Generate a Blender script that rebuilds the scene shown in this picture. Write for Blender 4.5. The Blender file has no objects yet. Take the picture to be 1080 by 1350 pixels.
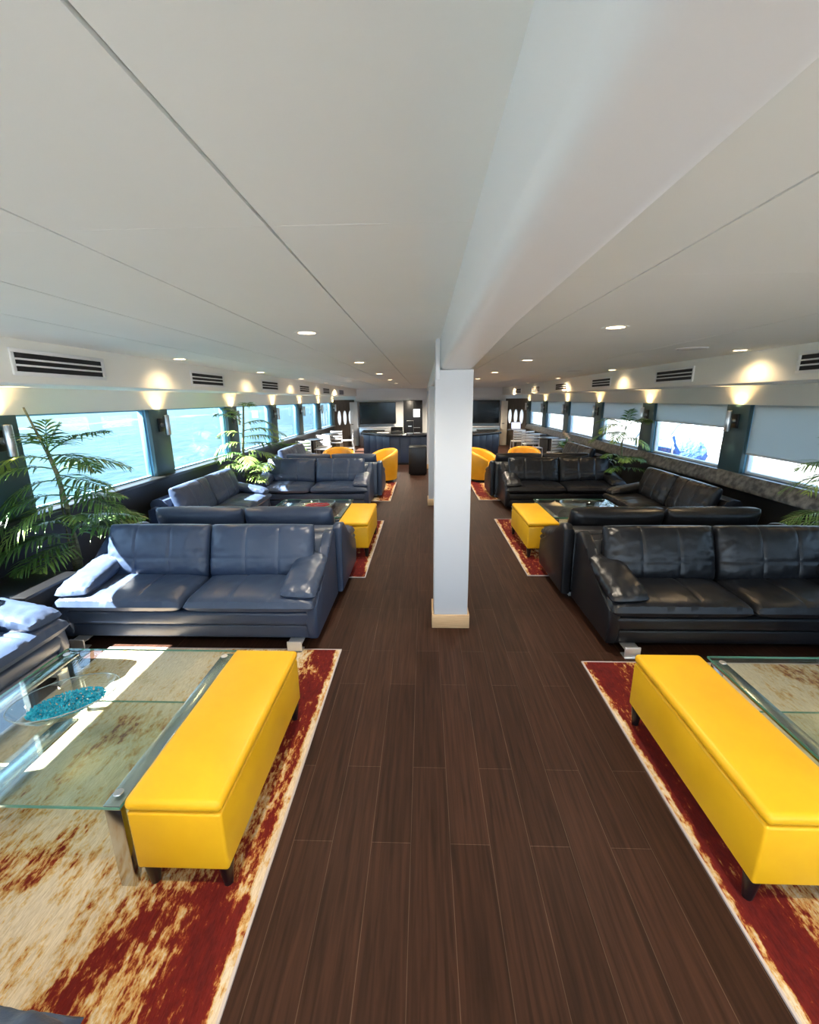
import bpy, bmesh, math, random
from mathutils import Vector, Matrix, noise
R = math.radians
PI = math.pi
SC = bpy.context.scene
COL = SC.collection
random.seed(7)

# ------------------------------------------------------------------ helpers
class B:
    """collects shapes into one bmesh"""
    def __init__(s):
        s.bm = bmesh.new()
    def box(s, x0, x1, y0, y1, z0, z1, M=None, bev=0, seg=2):
        vs = [Vector((x, y, z)) for x in (x0, x1) for y in (y0, y1) for z in (z0, z1)]
        if M: vs = [M @ v for v in vs]
        v = [s.bm.verts.new(p) for p in vs]
        fs = [s.bm.faces.new([v[i] for i in f]) for f in
              ((0, 1, 3, 2), (4, 6, 7, 5), (0, 4, 5, 1), (2, 3, 7, 6), (0, 2, 6, 4), (1, 5, 7, 3))]
        if bev:
            es = list({e for f in fs for e in f.edges})
            bmesh.ops.bevel(s.bm, geom=es, offset=bev, segments=seg, affect='EDGES', profile=.5, clamp_overlap=True)
        return s
    def hexa(s, pts, bev=0, seg=2):
        """eight points: bottom four (ccw) then top four"""
        v = [s.bm.verts.new(p) for p in pts]
        fs = [s.bm.faces.new([v[i] for i in f]) for f in
              ((3, 2, 1, 0), (4, 5, 6, 7), (0, 1, 5, 4), (1, 2, 6, 5), (2, 3, 7, 6), (3, 0, 4, 7))]
        if bev:
            es = list({e for f in fs for e in f.edges})
            bmesh.ops.bevel(s.bm, geom=es, offset=bev, segments=seg, affect='EDGES', profile=.5, clamp_overlap=True)
        return s
    def prism(s, poly, a, b, axis='x', bev=0, seg=2):
        """poly of 2-D points extruded along axis from a to b"""
        def P(p, t):
            return {'x': (t, p[0], p[1]), 'y': (p[0], t, p[1]), 'z': (p[0], p[1], t)}[axis]
        A = [s.bm.verts.new(P(p, a)) for p in poly]
        Z = [s.bm.verts.new(P(p, b)) for p in poly]
        n = len(poly)
        fs = [s.bm.faces.new(A), s.bm.faces.new(list(reversed(Z)))]
        fs += [s.bm.faces.new([A[(i + 1) % n], A[i], Z[i], Z[(i + 1) % n]]) for i in range(n)]
        if bev:
            es = list({e for f in fs[:2] for e in f.edges})
            bmesh.ops.bevel(s.bm, geom=es, offset=bev, segments=seg, affect='EDGES', profile=.5, clamp_overlap=True)
        return s
    def tube(s, path, rad, n=8, cap=True):
        path = [Vector(p) for p in path]
        if not hasattr(rad, '__len__'): rad = [rad] * len(path)
        rings = []
        up = Vector((0, 0, 1))
        for i, p in enumerate(path):
            d = (path[min(i + 1, len(path) - 1)] - path[max(i - 1, 0)]).normalized()
            a = d.cross(up)
            if a.length < 1e-3: a = d.cross(Vector((1, 0, 0)))
            a.normalize(); b = a.cross(d)
            rings.append([s.bm.verts.new(p + (a * math.cos(t) + b * math.sin(t)) * rad[i])
                          for t in (2 * PI * k / n for k in range(n))])
        for r0, r1 in zip(rings, rings[1:]):
            for k in range(n):
                s.bm.faces.new((r0[k], r0[(k + 1) % n], r1[(k + 1) % n], r1[k]))
        if cap:
            s.bm.faces.new(list(reversed(rings[0]))); s.bm.faces.new(rings[-1])
        return s
    def lathe(s, prof, n=32, sx=1, sy=1, c=(0, 0, 0)):
        rings = []
        for r, z in prof:
            if r < 1e-5:
                rings.append([s.bm.verts.new((c[0], c[1], c[2] + z))])
            else:
                rings.append([s.bm.verts.new((c[0] + r * sx * math.cos(2 * PI * k / n), c[1] + r * sy * math.sin(2 * PI * k / n), c[2] + z)) for k in range(n)])
        for r0, r1 in zip(rings, rings[1:]):
            for k in range(n):
                q = []
                for ring, kk in ((r0, k), (r0, k + 1), (r1, k + 1), (r1, k)):
                    v = ring[kk % len(ring)]
                    if v not in q: q.append(v)
                if len(q) > 2: s.bm.faces.new(q)
        return s
    def cushion(s, w, d, h, M, sx=(), sy=(), px=6, py=6, q=.42, nx=30, ny=22, wr=.004, seed=0, seam=.012, corner=.03, bot=1.0):
        """stuffed leather cushion: w x d plan, h thick, stitched seams at sx / sy (-1..1)"""
        def sp(n): return [math.sin(PI / 2 * (-1 + 2 * i / n)) * .35 + (-1 + 2 * i / n) * .65 for i in range(n + 1)]
        us, vs = sp(nx), sp(ny)
        top = {}; low = {}
        for i, u in enumerate(us):
            for j, v in enumerate(vs):
                f = (max(0, (1 - abs(u) ** px)) * max(0, (1 - abs(v) ** py))) ** q
                f *= .80 + .20 * (1 - u * u) * (1 - v * v)
                x = w / 2 * u * (1 - corner * v ** 4); y = d / 2 * v * (1 - corner * u ** 4)
                g = 0
                for a in sx: g += math.exp(-((u - a) * w / 2 / .008) ** 2)
                for a in sy: g += math.exp(-((v - a) * d / 2 / .008) ** 2)
                edge = max(abs(u), abs(v))
                n1 = noise.noise(Vector((x * 9 + seed, y * 9, seed))) * wr + noise.noise(Vector((x * 26, y * 26 + seed, seed))) * wr * (.35 + 1.4 * edge ** 4)
                zt = h / 2 * f - min(g, 1) * seam * min(1, f * 1.5) + n1 * min(1, f * 2)
                zb = -h / 2 * f * bot - n1 * min(1, f * 2) * .5
                onb = i in (0, nx) or j in (0, ny)
                a = s.bm.verts.new(M @ Vector((x, y, zt)))
                top[i, j] = a
                low[i, j] = a if onb else s.bm.verts.new(M @ Vector((x, y, zb)))
        for i in range(nx):
            for j in range(ny):
                s.bm.faces.new((top[i, j], top[i + 1, j], top[i + 1, j + 1], top[i, j + 1]))
                q4 = []
                for k in ((i, j + 1), (i + 1, j + 1), (i + 1, j), (i, j)):
                    if low[k] not in q4: q4.append(low[k])
                if len(q4) > 2:
                    try: s.bm.faces.new(q4)
                    except ValueError: pass
        return s
    def done(s, name, mat, parent=None, smooth=35, bevel=0, loc=None):
        me = bpy.data.meshes.new(name)
        bmesh.ops.recalc_face_normals(s.bm, faces=s.bm.faces)
        s.bm.to_mesh(me); s.bm.free()
        me.materials.append(mat)
        if smooth:
            me.shade_smooth(); me.set_sharp_from_angle(angle=R(smooth))
        o = bpy.data.objects.new(name, me); COL.objects.link(o)
        if parent: o.parent = parent
        if loc: o.location = loc
        if bevel:
            m = o.modifiers.new('bevel', 'BEVEL'); m.width = bevel; m.segments = 2; m.limit_method = 'ANGLE'; m.angle_limit = R(50)
        return o

def T(x, y, z): return Matrix.Translation((x, y, z))
def RX(a): return Matrix.Rotation(R(a), 4, 'X')
def RY(a): return Matrix.Rotation(R(a), 4, 'Y')
def RZ(a): return Matrix.Rotation(R(a), 4, 'Z')
def tag(o, label, cat, group=None, kind=None):
    o['label'] = label; o['category'] = cat
    if group: o['group'] = group
    if kind: o['kind'] = kind
    return o
def thing(name, loc=(0, 0, 0), rz=0):
    o = bpy.data.objects.new(name, None); COL.objects.link(o)
    o.location = loc; o.rotation_euler = (0, 0, R(rz)); o.empty_display_size = .1
    return o
TR = [0]
def struct(o):
    if o.name.startswith('trim'):
        TR[0] += 1; o.name = 'trim_%d' % TR[0]
    o['kind'] = 'structure'; return o
def copy_tree(o, parent=None):
    c = o.copy(); COL.objects.link(c)
    if parent: c.parent = parent
    for ch in list(o.children): copy_tree(ch, c)
    return c

# ------------------------------------------------------------------ materials
def mat(name, base=(.5, .5, .5), rough=.5, metal=0, spec=.5, emis=None, estr=0, sheen=0, coat=0):
    m = bpy.data.materials.new(name); m.use_nodes = True
    b = m.node_tree.nodes['Principled BSDF']
    b.inputs['Base Color'].default_value = (*base, 1); b.inputs['Roughness'].default_value = rough
    b.inputs['Metallic'].default_value = metal; b.inputs['Specular IOR Level'].default_value = spec
    if coat: b.inputs['Coat Weight'].default_value = coat
    if emis: b.inputs['Emission Color'].default_value = (*emis, 1); b.inputs['Emission Strength'].default_value = estr
    m['nt'] = 1
    return m
def N(m, t, **kw):
    n = m.node_tree.nodes.new(t)
    for k, v in kw.items(): setattr(n, k, v)
    return n
def L(m, a, b): m.node_tree.links.new(a, b)
def bsdf(m): return m.node_tree.nodes['Principled BSDF']
def bump(m, scale=300, strength=.15, dist=.002, tex='noise', vec=None):
    n = N(m, 'ShaderNodeTexNoise') if tex == 'noise' else N(m, 'ShaderNodeTexVoronoi')
    n.inputs['Scale'].default_value = scale
    tc = N(m, 'ShaderNodeTexCoord'); L(m, vec or tc.outputs['Object'], n.inputs['Vector'])
    b = N(m, 'ShaderNodeBump'); b.inputs['Strength'].default_value = strength; b.inputs['Distance'].default_value = dist
    L(m, n.outputs['Fac' if tex == 'noise' else 'Distance'], b.inputs['Height'])
    L(m, b.outputs['Normal'], bsdf(m).inputs['Normal'])
    return m
def vary(m, c0, c1, scale=3, det=4, lo=.35, hi=.65, stretch=(1, 1, 1)):
    tc = N(m, 'ShaderNodeTexCoord'); mp = N(m, 'ShaderNodeMapping'); mp.inputs['Scale'].default_value = stretch
    L(m, tc.outputs['Object'], mp.inputs['Vector'])
    n = N(m, 'ShaderNodeTexNoise'); n.inputs['Scale'].default_value = scale; n.inputs['Detail'].default_value = det
    L(m, mp.outputs['Vector'], n.inputs['Vector'])
    r = N(m, 'ShaderNodeValToRGB'); r.color_ramp.elements[0].color = (*c0, 1); r.color_ramp.elements[1].color = (*c1, 1)
    r.color_ramp.elements[0].position = lo; r.color_ramp.elements[1].position = hi
    L(m, n.outputs['Fac'], r.inputs['Fac']); L(m, r.outputs['Color'], bsdf(m).inputs['Base Color'])
    return m

leather = bump(vary(mat('skylit leather', rough=.36, spec=.5), (.029, .047, .092), (.037, .057, .106), 6), 170, .22, .0015, 'vor')  # black leather with the left windows' skylight put into its colour
leather_black = bump(vary(mat('black leather', rough=.32, spec=.36), (.006, .007, .0095), (.010, .011, .014), 6), 170, .22, .0015, 'vor')
yellow = bump(vary(mat('yellow leatherette', rough=.42, spec=.35), (.76, .40, .010), (.82, .45, .014), 4), 260, .12, .001, 'vor')
ochre = bump(vary(mat('ochre leather', rough=.38, spec=.4), (.62, .29, .012), (.70, .34, .018), 4), 260, .12, .001, 'vor')
chrome = mat('polished steel', (.62, .63, .64), .20, 1)
steel = mat('brushed steel', (.62, .63, .64), .32, 1)
alu = mat('aluminium', (.80, .81, .83), .38, .8)
black = mat('black lacquer', (.006, .006, .007), .3)
blackmatte = mat('matte black', (.008, .008, .009), .7)
white = mat('white paint', (.80, .81, .80), .55)
ceilm = bump(vary(mat('ceiling panel', rough=.6, spec=.3), (.80, .835, .81), (.83, .86, .84), 1.3), 900, .04, .001)
ceilgap = mat('panel joint', (.12, .12, .12), .8)
beamm = mat('beam vinyl', (.82, .83, .83), .42)
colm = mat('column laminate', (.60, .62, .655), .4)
wallm = mat('soffit vinyl', (.82, .82, .76), .6)
pillm = mat('teal panel', (.035, .075, .085), .42)
framem = mat('window frame blue', (.16, .36, .50), .35)  # pale blue for the jambs and the left frames
framew = mat('white window bead', (.75, .80, .82), .4)
lowm = mat('dark wall panel', (.010, .011, .012), .45)
ledgem = bump(vary(mat('speckled stone ledge', rough=.35), (.03, .035, .035), (.20, .20, .19), 14, 8, .38, .72), 60, .1)
ledgeb = mat('black ledge', (.012, .013, .013), .3)
woodbase = vary(mat('light oak trim', rough=.45), (.55, .36, .19), (.64, .44, .25), 8, 6, stretch=(1, 1, 12))
darkwood = vary(mat('grey brown wood wall', rough=.42), (.055, .042, .032), (.10, .078, .06), 5, 8, stretch=(8, 8, .6))
navyp = mat('navy panel', (.030, .045, .085), .35)
stonetop = bump(vary(mat('black granite', rough=.16), (.008, .009, .010), (.03, .03, .032), 60, 6, .45, .8), 200, .02)
creamdoor = mat('cream door', (.78, .70, .58), .5)
screenoff = mat('black screen', (.004, .005, .006), .12)
leafm = vary(mat('palm leaf', rough=.42, spec=.4), (.05, .13, .028), (.11, .22, .05), 5)
leafm2 = vary(mat('yellow green leaf', rough=.42, spec=.4), (.10, .19, .035), (.22, .32, .07), 5)
trunkm = vary(mat('palm trunk', rough=.7), (.10, .11, .05), (.24, .22, .12), 12, 6, stretch=(1, 1, 5))
potm = mat('black pot', (.01, .01, .011), .45)
soil = bump(mat('moss', (.05, .05, .03), .9), 80, .6, .01)
teal_beads = vary(mat('turquoise glass beads', rough=.15), (.0, .20, .34), (.03, .42, .58), 40)
red_beads = vary(mat('red glass beads', rough=.2), (.35, .01, .03), (.6, .05, .08), 40)
blindm = mat('grey roller blind', (.34, .37, .37), .8)
blindbar = mat('blind bar', (.6, .62, .62), .5)
lampwarm = mat('downlight lens', (.9, .85, .75), .4, emis=(1, .74, .42), estr=9)
sconcelens = mat('sconce lens', (.9, .85, .75), .4, emis=(1, .70, .36), estr=9)
labelm = mat('white bar glare', (.8, .82, .85), .6)

def thin_glass(name, tint, f0=.04, gloss=(1, 1, 1), rough=0.0):
    m = bpy.data.materials.new(name); m.use_nodes = True; nt = m.node_tree
    nt.nodes.remove(nt.nodes['Principled BSDF'])
    out = nt.nodes['Material Output']
    t = N(m, 'ShaderNodeBsdfTransparent'); t.inputs['Color'].default_value = (*tint, 1)
    g = N(m, 'ShaderNodeBsdfGlossy'); g.inputs['Color'].default_value = (*gloss, 1); g.inputs['Roughness'].default_value = rough
    lw = N(m, 'ShaderNodeLayerWeight'); lw.inputs['Blend'].default_value = .5
    pw = N(m, 'ShaderNodeMath', operation='POWER'); pw.inputs[1].default_value = 5; L(m, lw.outputs['Facing'], pw.inputs[0])
    ad = N(m, 'ShaderNodeMath', operation='MULTIPLY_ADD', use_clamp=True); ad.inputs[1].default_value = .95; ad.inputs[2].default_value = f0; L(m, pw.outputs[0], ad.inputs[0])
    mx = N(m, 'ShaderNodeMixShader')
    L(m, ad.outputs[0], mx.inputs['Fac']); L(m, t.outputs['BSDF'], mx.inputs[1]); L(m, g.outputs['BSDF'], mx.inputs[2])
    L(m, mx.outputs['Shader'], out.inputs['Surface'])
    return m
winglass = thin_glass('window glass', (.97, .99, .985), f0=.014)
tableglass = thin_glass('table glass', (.93, .97, .945), rough=.006)
bowlglass = thin_glass('bowl glass', (.95, .98, .97))
edgeglass = mat('green glass edge', (.10, .28, .22), .1)

# translucent blind cloth
def cloth():
    m = bpy.data.materials.new('roller blind cloth'); m.use_nodes = True; nt = m.node_tree
    b = bsdf(m); b.inputs['Base Color'].default_value = (.70, .74, .73, 1); b.inputs['Roughness'].default_value = .9
    t = N(m, 'ShaderNodeBsdfTranslucent'); t.inputs['Color'].default_value = (.46, .50, .50, 1)
    mx = N(m, 'ShaderNodeMixShader'); mx.inputs['Fac'].default_value = .55
    out = nt.nodes['Material Output']
    L(m, b.outputs['BSDF'], mx.inputs[1]); L(m, t.outputs['BSDF'], mx.inputs[2]); L(m, mx.outputs['Shader'], out.inputs['Surface'])
    tc = N(m, 'ShaderNodeTexCoord'); n = N(m, 'ShaderNodeTexNoise'); n.inputs['Scale'].default_value = 160
    L(m, tc.outputs['Object'], n.inputs['Vector'])
    bp = N(m, 'ShaderNodeBump'); bp.inputs['Strength'].default_value = .15; bp.inputs['Distance'].default_value = .002
    L(m, n.outputs['Fac'], bp.inputs['Height']); L(m, bp.outputs['Normal'], b.inputs['Normal'])
    return m
blindcloth = cloth()

def floor_mat():
    m = mat('dark plank floor', rough=.52, spec=.12)
    tc = N(m, 'ShaderNodeTexCoord'); mp = N(m, 'ShaderNodeMapping')
    mp.inputs['Rotation'].default_value = (0, 0, R(90)); mp.inputs['Location'].default_value = (.37, .055, 0)
    L(m, tc.outputs['Object'], mp.inputs['Vector'])
    br = N(m, 'ShaderNodeTexBrick'); br.offset = .37; br.offset_frequency = 2
    br.inputs['Scale'].default_value = 1; br.inputs['Brick Width'].default_value = 1.05; br.inputs['Row Height'].default_value = .165
    br.inputs['Mortar Size'].default_value = .0012; br.inputs['Mortar Smooth'].default_value = .2
    br.inputs['Color1'].default_value = (.026, .0108, .0066, 1); br.inputs['Color2'].default_value = (.037, .0165, .0106, 1)
    br.inputs['Mortar'].default_value = (.085, .055, .04, 1)
    L(m, mp.outputs['Vector'], br.inputs['Vector'])
    m2 = N(m, 'ShaderNodeMapping'); m2.inputs['Scale'].default_value = (26, 1.1, 1)
    L(m, tc.outputs['Object'], m2.inputs['Vector'])
    n = N(m, 'ShaderNodeTexNoise'); n.inputs['Scale'].default_value = 2.2; n.inputs['Detail'].default_value = 8; n.inputs['Distortion'].default_value = .6
    L(m, m2.outputs['Vector'], n.inputs['Vector'])
    r = N(m, 'ShaderNodeValToRGB'); r.color_ramp.elements[0].position = .3; r.color_ramp.elements[0].color = (.55, .55, .55, 1)
    r.color_ramp.elements[1].position = .7; r.color_ramp.elements[1].color = (1.35, 1.3, 1.25, 1)
    L(m, n.outputs['Fac'], r.inputs['Fac'])
    mx = N(m, 'ShaderNodeMix', data_type='RGBA', blend_type='MULTIPLY'); mx.inputs['Factor'].default_value = 1
    L(m, br.outputs['Color'], mx.inputs['A']); L(m, r.outputs['Color'], mx.inputs['B'])
    L(m, mx.outputs['Result'], bsdf(m).inputs['Base Color'])
    bp = N(m, 'ShaderNodeBump'); bp.inputs['Strength'].default_value = .25; bp.inputs['Distance'].default_value = .001
    L(m, n.outputs['Fac'], bp.inputs['Height']); L(m, bp.outputs['Normal'], bsdf(m).inputs['Normal'])
    return m
floorm = floor_mat()

def rug_mat(name, sgn, seed, diag=False):
    """worn abstract rug: cream field, gold and rust abrasions, oxblood streaks nearer the aisle (x=0 is the aisle edge)"""
    m = mat(name, rough=.95, spec=.1)
    tc = N(m, 'ShaderNodeTexCoord')
    sep = N(m, 'ShaderNodeSeparateXYZ'); L(m, tc.outputs['Object'], sep.inputs['Vector'])
    def noi(scale, sx, sy, off, det=6, dist=0.0):
        mp = N(m, 'ShaderNodeMapping'); mp.inputs['Scale'].default_value = (sx, sy, 1); mp.inputs['Location'].default_value = (off + seed, off * 1.7, seed)
        L(m, tc.outputs['Object'], mp.inputs['Vector'])
        n = N(m, 'ShaderNodeTexNoise'); n.inputs['Scale'].default_value = scale; n.inputs['Detail'].default_value = det
        n.inputs['Roughness'].default_value = .68; n.inputs['Distortion'].default_value = dist
        L(m, mp.outputs['Vector'], n.inputs['Vector']); return n.outputs['Fac']
    def math_(op, a, b=None, clamp=False):
        n = N(m, 'ShaderNodeMath', operation=op, use_clamp=clamp)
        for i, v in enumerate((a, b)):
            if v is None: continue
            if isinstance(v, (int, float)): n.inputs[i].default_value = v
            else: L(m, v, n.inputs[i])
        return n.outputs[0]
    big = noi(1.5, 1.3, .75, 3, 3, .4)
    mid = noi(15, 2.1, .70, 11, 10, .25)
    fine = noi(90, 2.2, .30, 23, 4)
    ax = math_('MULTIPLY', sep.outputs['X'], sgn)                 # distance in from the aisle edge
    # red near the edge, then falling off; a second diagonal abrasion further in
    e = N(m, 'ShaderNodeValToRGB'); cr = e.color_ramp
    cr.elements[0].position = 0; cr.elements[0].color = (.40,) * 3 + (1,)
    cr.elements[1].position = 1; cr.elements[1].color = (.34,) * 3 + (1,)
    for p, v in ((.018, .40), (.03, .74), (.10, .70), (.17, .46), (.26, .45), (.36, .37), (.6, .25)):
        q = cr.elements.new(p); q.color = (v, v, v, 1)
    L(m, math_('MULTIPLY', ax, .62), e.inputs['Fac'])
    t = math_('ADD', math_('MULTIPLY', math_('SUBTRACT', big, .5), 1.35), e.outputs['Color'])
    t = math_('ADD', t, math_('MULTIPLY', math_('SUBTRACT', mid, .5), 1.25))
    t = math_('ADD', t, math_('MULTIPLY', math_('SUBTRACT', noi(38, 1.5, .8, 31, 6, .1), .5), .75))
    t = math_('ADD', t, math_('MULTIPLY', math_('SUBTRACT', fine, .5), .42), True)
    if diag:      # the woven diagonal slash and rusty patch of the near left rug
        ay = sep.outputs['Y']
        def blob(cx, cy, kx, ky, slope, amp):
            d1 = math_('SUBTRACT', math_('ADD', ax, math_('MULTIPLY', ay, slope)), cx + slope * cy)
            d2 = math_('SUBTRACT', ay, cy)
            q = math_('ADD', math_('POWER', math_('ABSOLUTE', math_('DIVIDE', d1, kx)), 2), math_('POWER', math_('ABSOLUTE', math_('DIVIDE', d2, ky)), 2))
            return math_('MULTIPLY', math_('POWER', 2.718, math_('MULTIPLY', q, -1)), amp)
        t = math_('ADD', t, blob(.45, .24, .065, .28, .62, .27))
        t = math_('ADD', t, blob(.30, .25, .14, .35, .3, .05))
        t = math_('ADD', t, blob(1.0, .50, .22, .12, .3, .22), True)
    r = N(m, 'ShaderNodeValToRGB'); c = r.color_ramp
    c.elements[0].position = 0; c.elements[0].color = (.66, .58, .47, 1)
    c.elements[1].position = 1; c.elements[1].color = (.09, .012, .012, 1)
    for p, v in ((.34, (.62, .53, .40)), (.43, (.54, .38, .18)), (.52, (.46, .25, .08)), (.58, (.26, .06, .02)), (.66, (.14, .014, .012))):
        q = c.elements.new(p); q.color = (*v, 1)
    L(m, t, r.inputs['Fac'])
    mx = N(m, 'ShaderNodeMix', data_type='RGBA', blend_type='MULTIPLY'); mx.inputs['Factor'].default_value = .7
    f2 = N(m, 'ShaderNodeValToRGB'); f2.color_ramp.elements[0].position = .3; f2.color_ramp.elements[0].color = (.55, .5, .45, 1); f2.color_ramp.elements[1].position = .62; f2.color_ramp.elements[1].color = (1.1, 1.08, 1.05, 1)
    L(m, fine, f2.inputs['Fac']); L(m, r.outputs['Color'], mx.inputs['A']); L(m, f2.outputs['Color'], mx.inputs['B'])
    L(m, mx.outputs['Result'], bsdf(m).inputs['Base Color'])
    bp = N(m, 'ShaderNodeBump'); bp.inputs['Strength'].default_value = .5; bp.inputs['Distance'].default_value = .004
    L(m, fine, bp.inputs['Height']); L(m, bp.outputs['Normal'], bsdf(m).inputs['Normal'])
    return m

# ------------------------------------------------------------------ measurements of the saloon
XL, XR = -3.40, 3.85           # window walls
SL, SR = -2.63, 3.03           # faces of the side soffits
ZC, ZS = 2.20, 1.92            # ceiling, underside of the soffits
ZH, ZSL, ZSR = 1.70, .87, .89  # window head and sills
Y0, Y1 = -3.0, 17.8            # back of the saloon, far wall
PIL = [-1.0 + 2.2 * i for i in range(9)]      # window pillars, centres (.4 wide): -3.2 ... 16.6
PW = .20

# floor
f = B().box(XL - .14, XR + .14, Y0, Y1 + .1, -.1, 0).done('floor', floorm, smooth=0); struct(f)

# ceiling: fabric panels with open joints over a dark deck
c = B().box(XL - .14, XR + .14, Y0, Y1 + .1, ZC + .03, ZC + .1).done('ceiling', ceilgap, smooth=0); struct(c)
xs = [SL - .02, -1.96, -1.44, -.90, -.37, .12]
xr = [.34, .73, 1.98, SR + .02]
g = .004
b = B()
for (cols, y_off) in ((xs, 1.16), (xr, .60)):
    for i, (a, d) in enumerate(zip(cols, cols[1:])):
        ys = [Y0] + [y for k in range(-3, 18) for y in [y_off + 1.06 * k + (.0 if i % 2 else .0)] if Y0 < y < Y1] + [Y1 + .05]
        for p, q in zip(ys, ys[1:]):
            b.box(a + g, d - g, p + g * .15, q - g * .15, ZC, ZC + .035)
o = b.done('ceiling', ceilm, smooth=0); o.name = 'ceiling.001'; struct(o)

# centre beam: rounded vinyl casing, a little narrower towards the near end
def beam(y0, y1, xa0, xa1, name):
    # cross-section with rounded lower corners
    def sec(x0, x1):
        pts = [(x0, ZC + .02)]
        r = .035
        for k in range(7):
            t = PI + (PI / 2) * k / 6
            pts.append((x0 + r + r * math.cos(t), 2.0 + r + r * math.sin(t)))
        for k in range(7):
            t = 1.5 * PI + (PI / 2) * k / 6
            pts.append((x1 - r + r * math.cos(t), 2.0 + r + r * math.sin(t)))
        pts.append((x1, ZC + .02)); return pts
    b = B()
    A = [b.bm.verts.new((x, y0, z)) for x, z in sec(.115, xa0)]
    Z = [b.bm.verts.new((x, y1, z)) for x, z in sec(.115, xa1)]
    n = len(A)
    b.bm.faces.new(A); b.bm.faces.new(list(reversed(Z)))
    for i in range(n): b.bm.faces.new((A[(i + 1) % n], A[i], Z[i], Z[(i + 1) % n]))
    return struct(b.done(name, beamm))
bm1 = beam(Y0, 1.34, .225, .275, 'trim_beam')
bm2 = beam(1.342, 3.22, .275, .35, 'trim_beam.001')
bm3 = beam(3.222, 11.6, .35, .35, 'trim_beam.002')
bm4 = beam(11.602, Y1, .35, .35, 'trim_beam.003')

# columns under the beam
for i, (y, txt) in enumerate(((3.2, 'white square column with oak foot, nearest the camera under the beam'), (7.4, 'second white column, a sliver seen behind the nearest one'), (11.6, 'third white column under the beam, hidden behind the nearer ones'))):
    t = thing('support_column', (.215, y + .145, 0)); tag(t, txt, 'column', 'columns under the ceiling beam')
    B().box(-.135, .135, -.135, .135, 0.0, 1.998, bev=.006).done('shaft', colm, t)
    B().box(-.1, .02, -.12, .12, 1.998, ZC).done('neck', colm, t) if False else None
    w = .15
    bb = B()
    for (x0, x1, y0, y1) in ((-w, w, -w, -.136), (-w, w, .136, w), (-w, -.136, -.136, .136), (.136, w, -.136, .136)):
        bb.box(x0, x1, y0, y1, 0, .115, bev=.003)
    bb.done('base_trim', woodbase, t)
# narrow neck beside the beam end (left of the beam above the column)
struct(B().box(.082, .114, 3.2, 3.47, 1.93, ZC, bev=.004).done('trim_neck', colm))

# walls, soffits
def side(sgn, X, zs, name):
    o = X + sgn * .14
    x0, x1 = min(X, o), max(X, o)
    b = B().box(x0, x1, Y0, Y1, 0, zs - .0)
    struct(b.done('wall_' + name, lowm, smooth=0))
    struct(B().box(x0, x1, Y0, Y1, ZH, ZC).done('wall_%s.001' % name, wallm, smooth=0))
    S = SL if sgn < 0 else SR
    a, d = (X, S) if sgn < 0 else (S, X)
    struct(B().box(a, d, Y0, Y1, ZS, ZC + .02, bev=.008).done('trim_soffit_' + name, wallm))
    # ledge under the windows
    if sgn < 0:
        struct(B().box(X - .02, X + .10, Y0, 16.5, zs - .035, zs, bev=.008).done('trim_sill_left', ledgeb))
    else:
        struct(B().prism([(X + .02, zs), (X - .05, zs), (X - .12, zs - .13), (X - .12, zs - .17), (X + .0, zs - .17)], Y0, 16.5, 'y', bev=.006).done('trim_sill_right', ledgem))
    wi = 0
    for i, y in enumerate(PIL):
        a, d = (X - .035, X + .012) if sgn < 0 else (X - .012, X + .035)
        struct(B().box(a, d, y - PW, y + PW, zs, ZH, bev=.004).done('trim_pillar_%s' % name, pillm))
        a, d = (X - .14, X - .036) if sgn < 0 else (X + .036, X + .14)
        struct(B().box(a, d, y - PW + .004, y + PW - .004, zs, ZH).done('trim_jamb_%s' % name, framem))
    for i, (p, q) in enumerate(zip(PIL, PIL[1:])):
        y0, y1 = p + PW, q - PW
        t = thing('window_%d' % (i + 1 + (20 if sgn > 0 else 0)), (X + sgn * .09, (y0 + y1) / 2, zs)); struct(t)
        h = (y1 - y0) / 2; H = ZH - zs
        b = B(); w = .016 if sgn < 0 else .03
        for (a0, a1, c0, c1) in ((-h, h, 0, w), (-h, h, H - w, H), (-h, -h + w, w, H - w), (h - w, h, w, H - w)):
            b.box(-.03, .03, a0, a1, c0, c1, bev=.003)
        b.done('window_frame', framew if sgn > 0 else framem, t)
        B().box(-.003, .003, -h + w, h - w, w, H - w).done('glass', winglass, t, smooth=0)
side(-1, XL, ZSL, 'left'); side(1, XR, ZSR, 'right')

# ------------------------------------------------------------------ camera
f_px = 575.0; vp = (559.0, 526.0); cc = (540.0, 675.0); roll = R(.5)
d = Vector(((vp[0] - cc[0]) / f_px, (cc[1] - vp[1]) / f_px, 1)).normalized()
r = Vector((math.cos(roll), math.sin(roll), 0)); Xa = (r - d * r.dot(d)).normalized(); Za = Xa.cross(d)
if Za[1] < 0: Za = -Za
M = Matrix((Xa, d, Za))          # rows: world axes in camera coordinates (right, up, forward)
right = M.col[0]; up = M.col[1]; fwd = M.col[2]
cam = bpy.data.cameras.new('camera'); co = bpy.data.objects.new('camera', cam); COL.objects.link(co)
mw = Matrix.Identity(4)
for i in range(3):
    mw[i][0] = right[i]; mw[i][1] = up[i]; mw[i][2] = -fwd[i]
mw[2][3] = 1.8
co.matrix_world = mw
cam.sensor_fit = 'HORIZONTAL'; cam.sensor_width = 36; cam.lens = f_px / 1080 * 36; cam.clip_start = .02; cam.clip_end = 2000
SC.camera = co

ORD = ['nearest', 'second', 'third', 'fourth', 'fifth', 'sixth', 'seventh', 'eighth']
SUN, SKY, EXPO = 60.0, 2.6, .75
SCONCE_UP, SCONCE_DN, DOWN = 9.0, 2.0, 70.0
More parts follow.
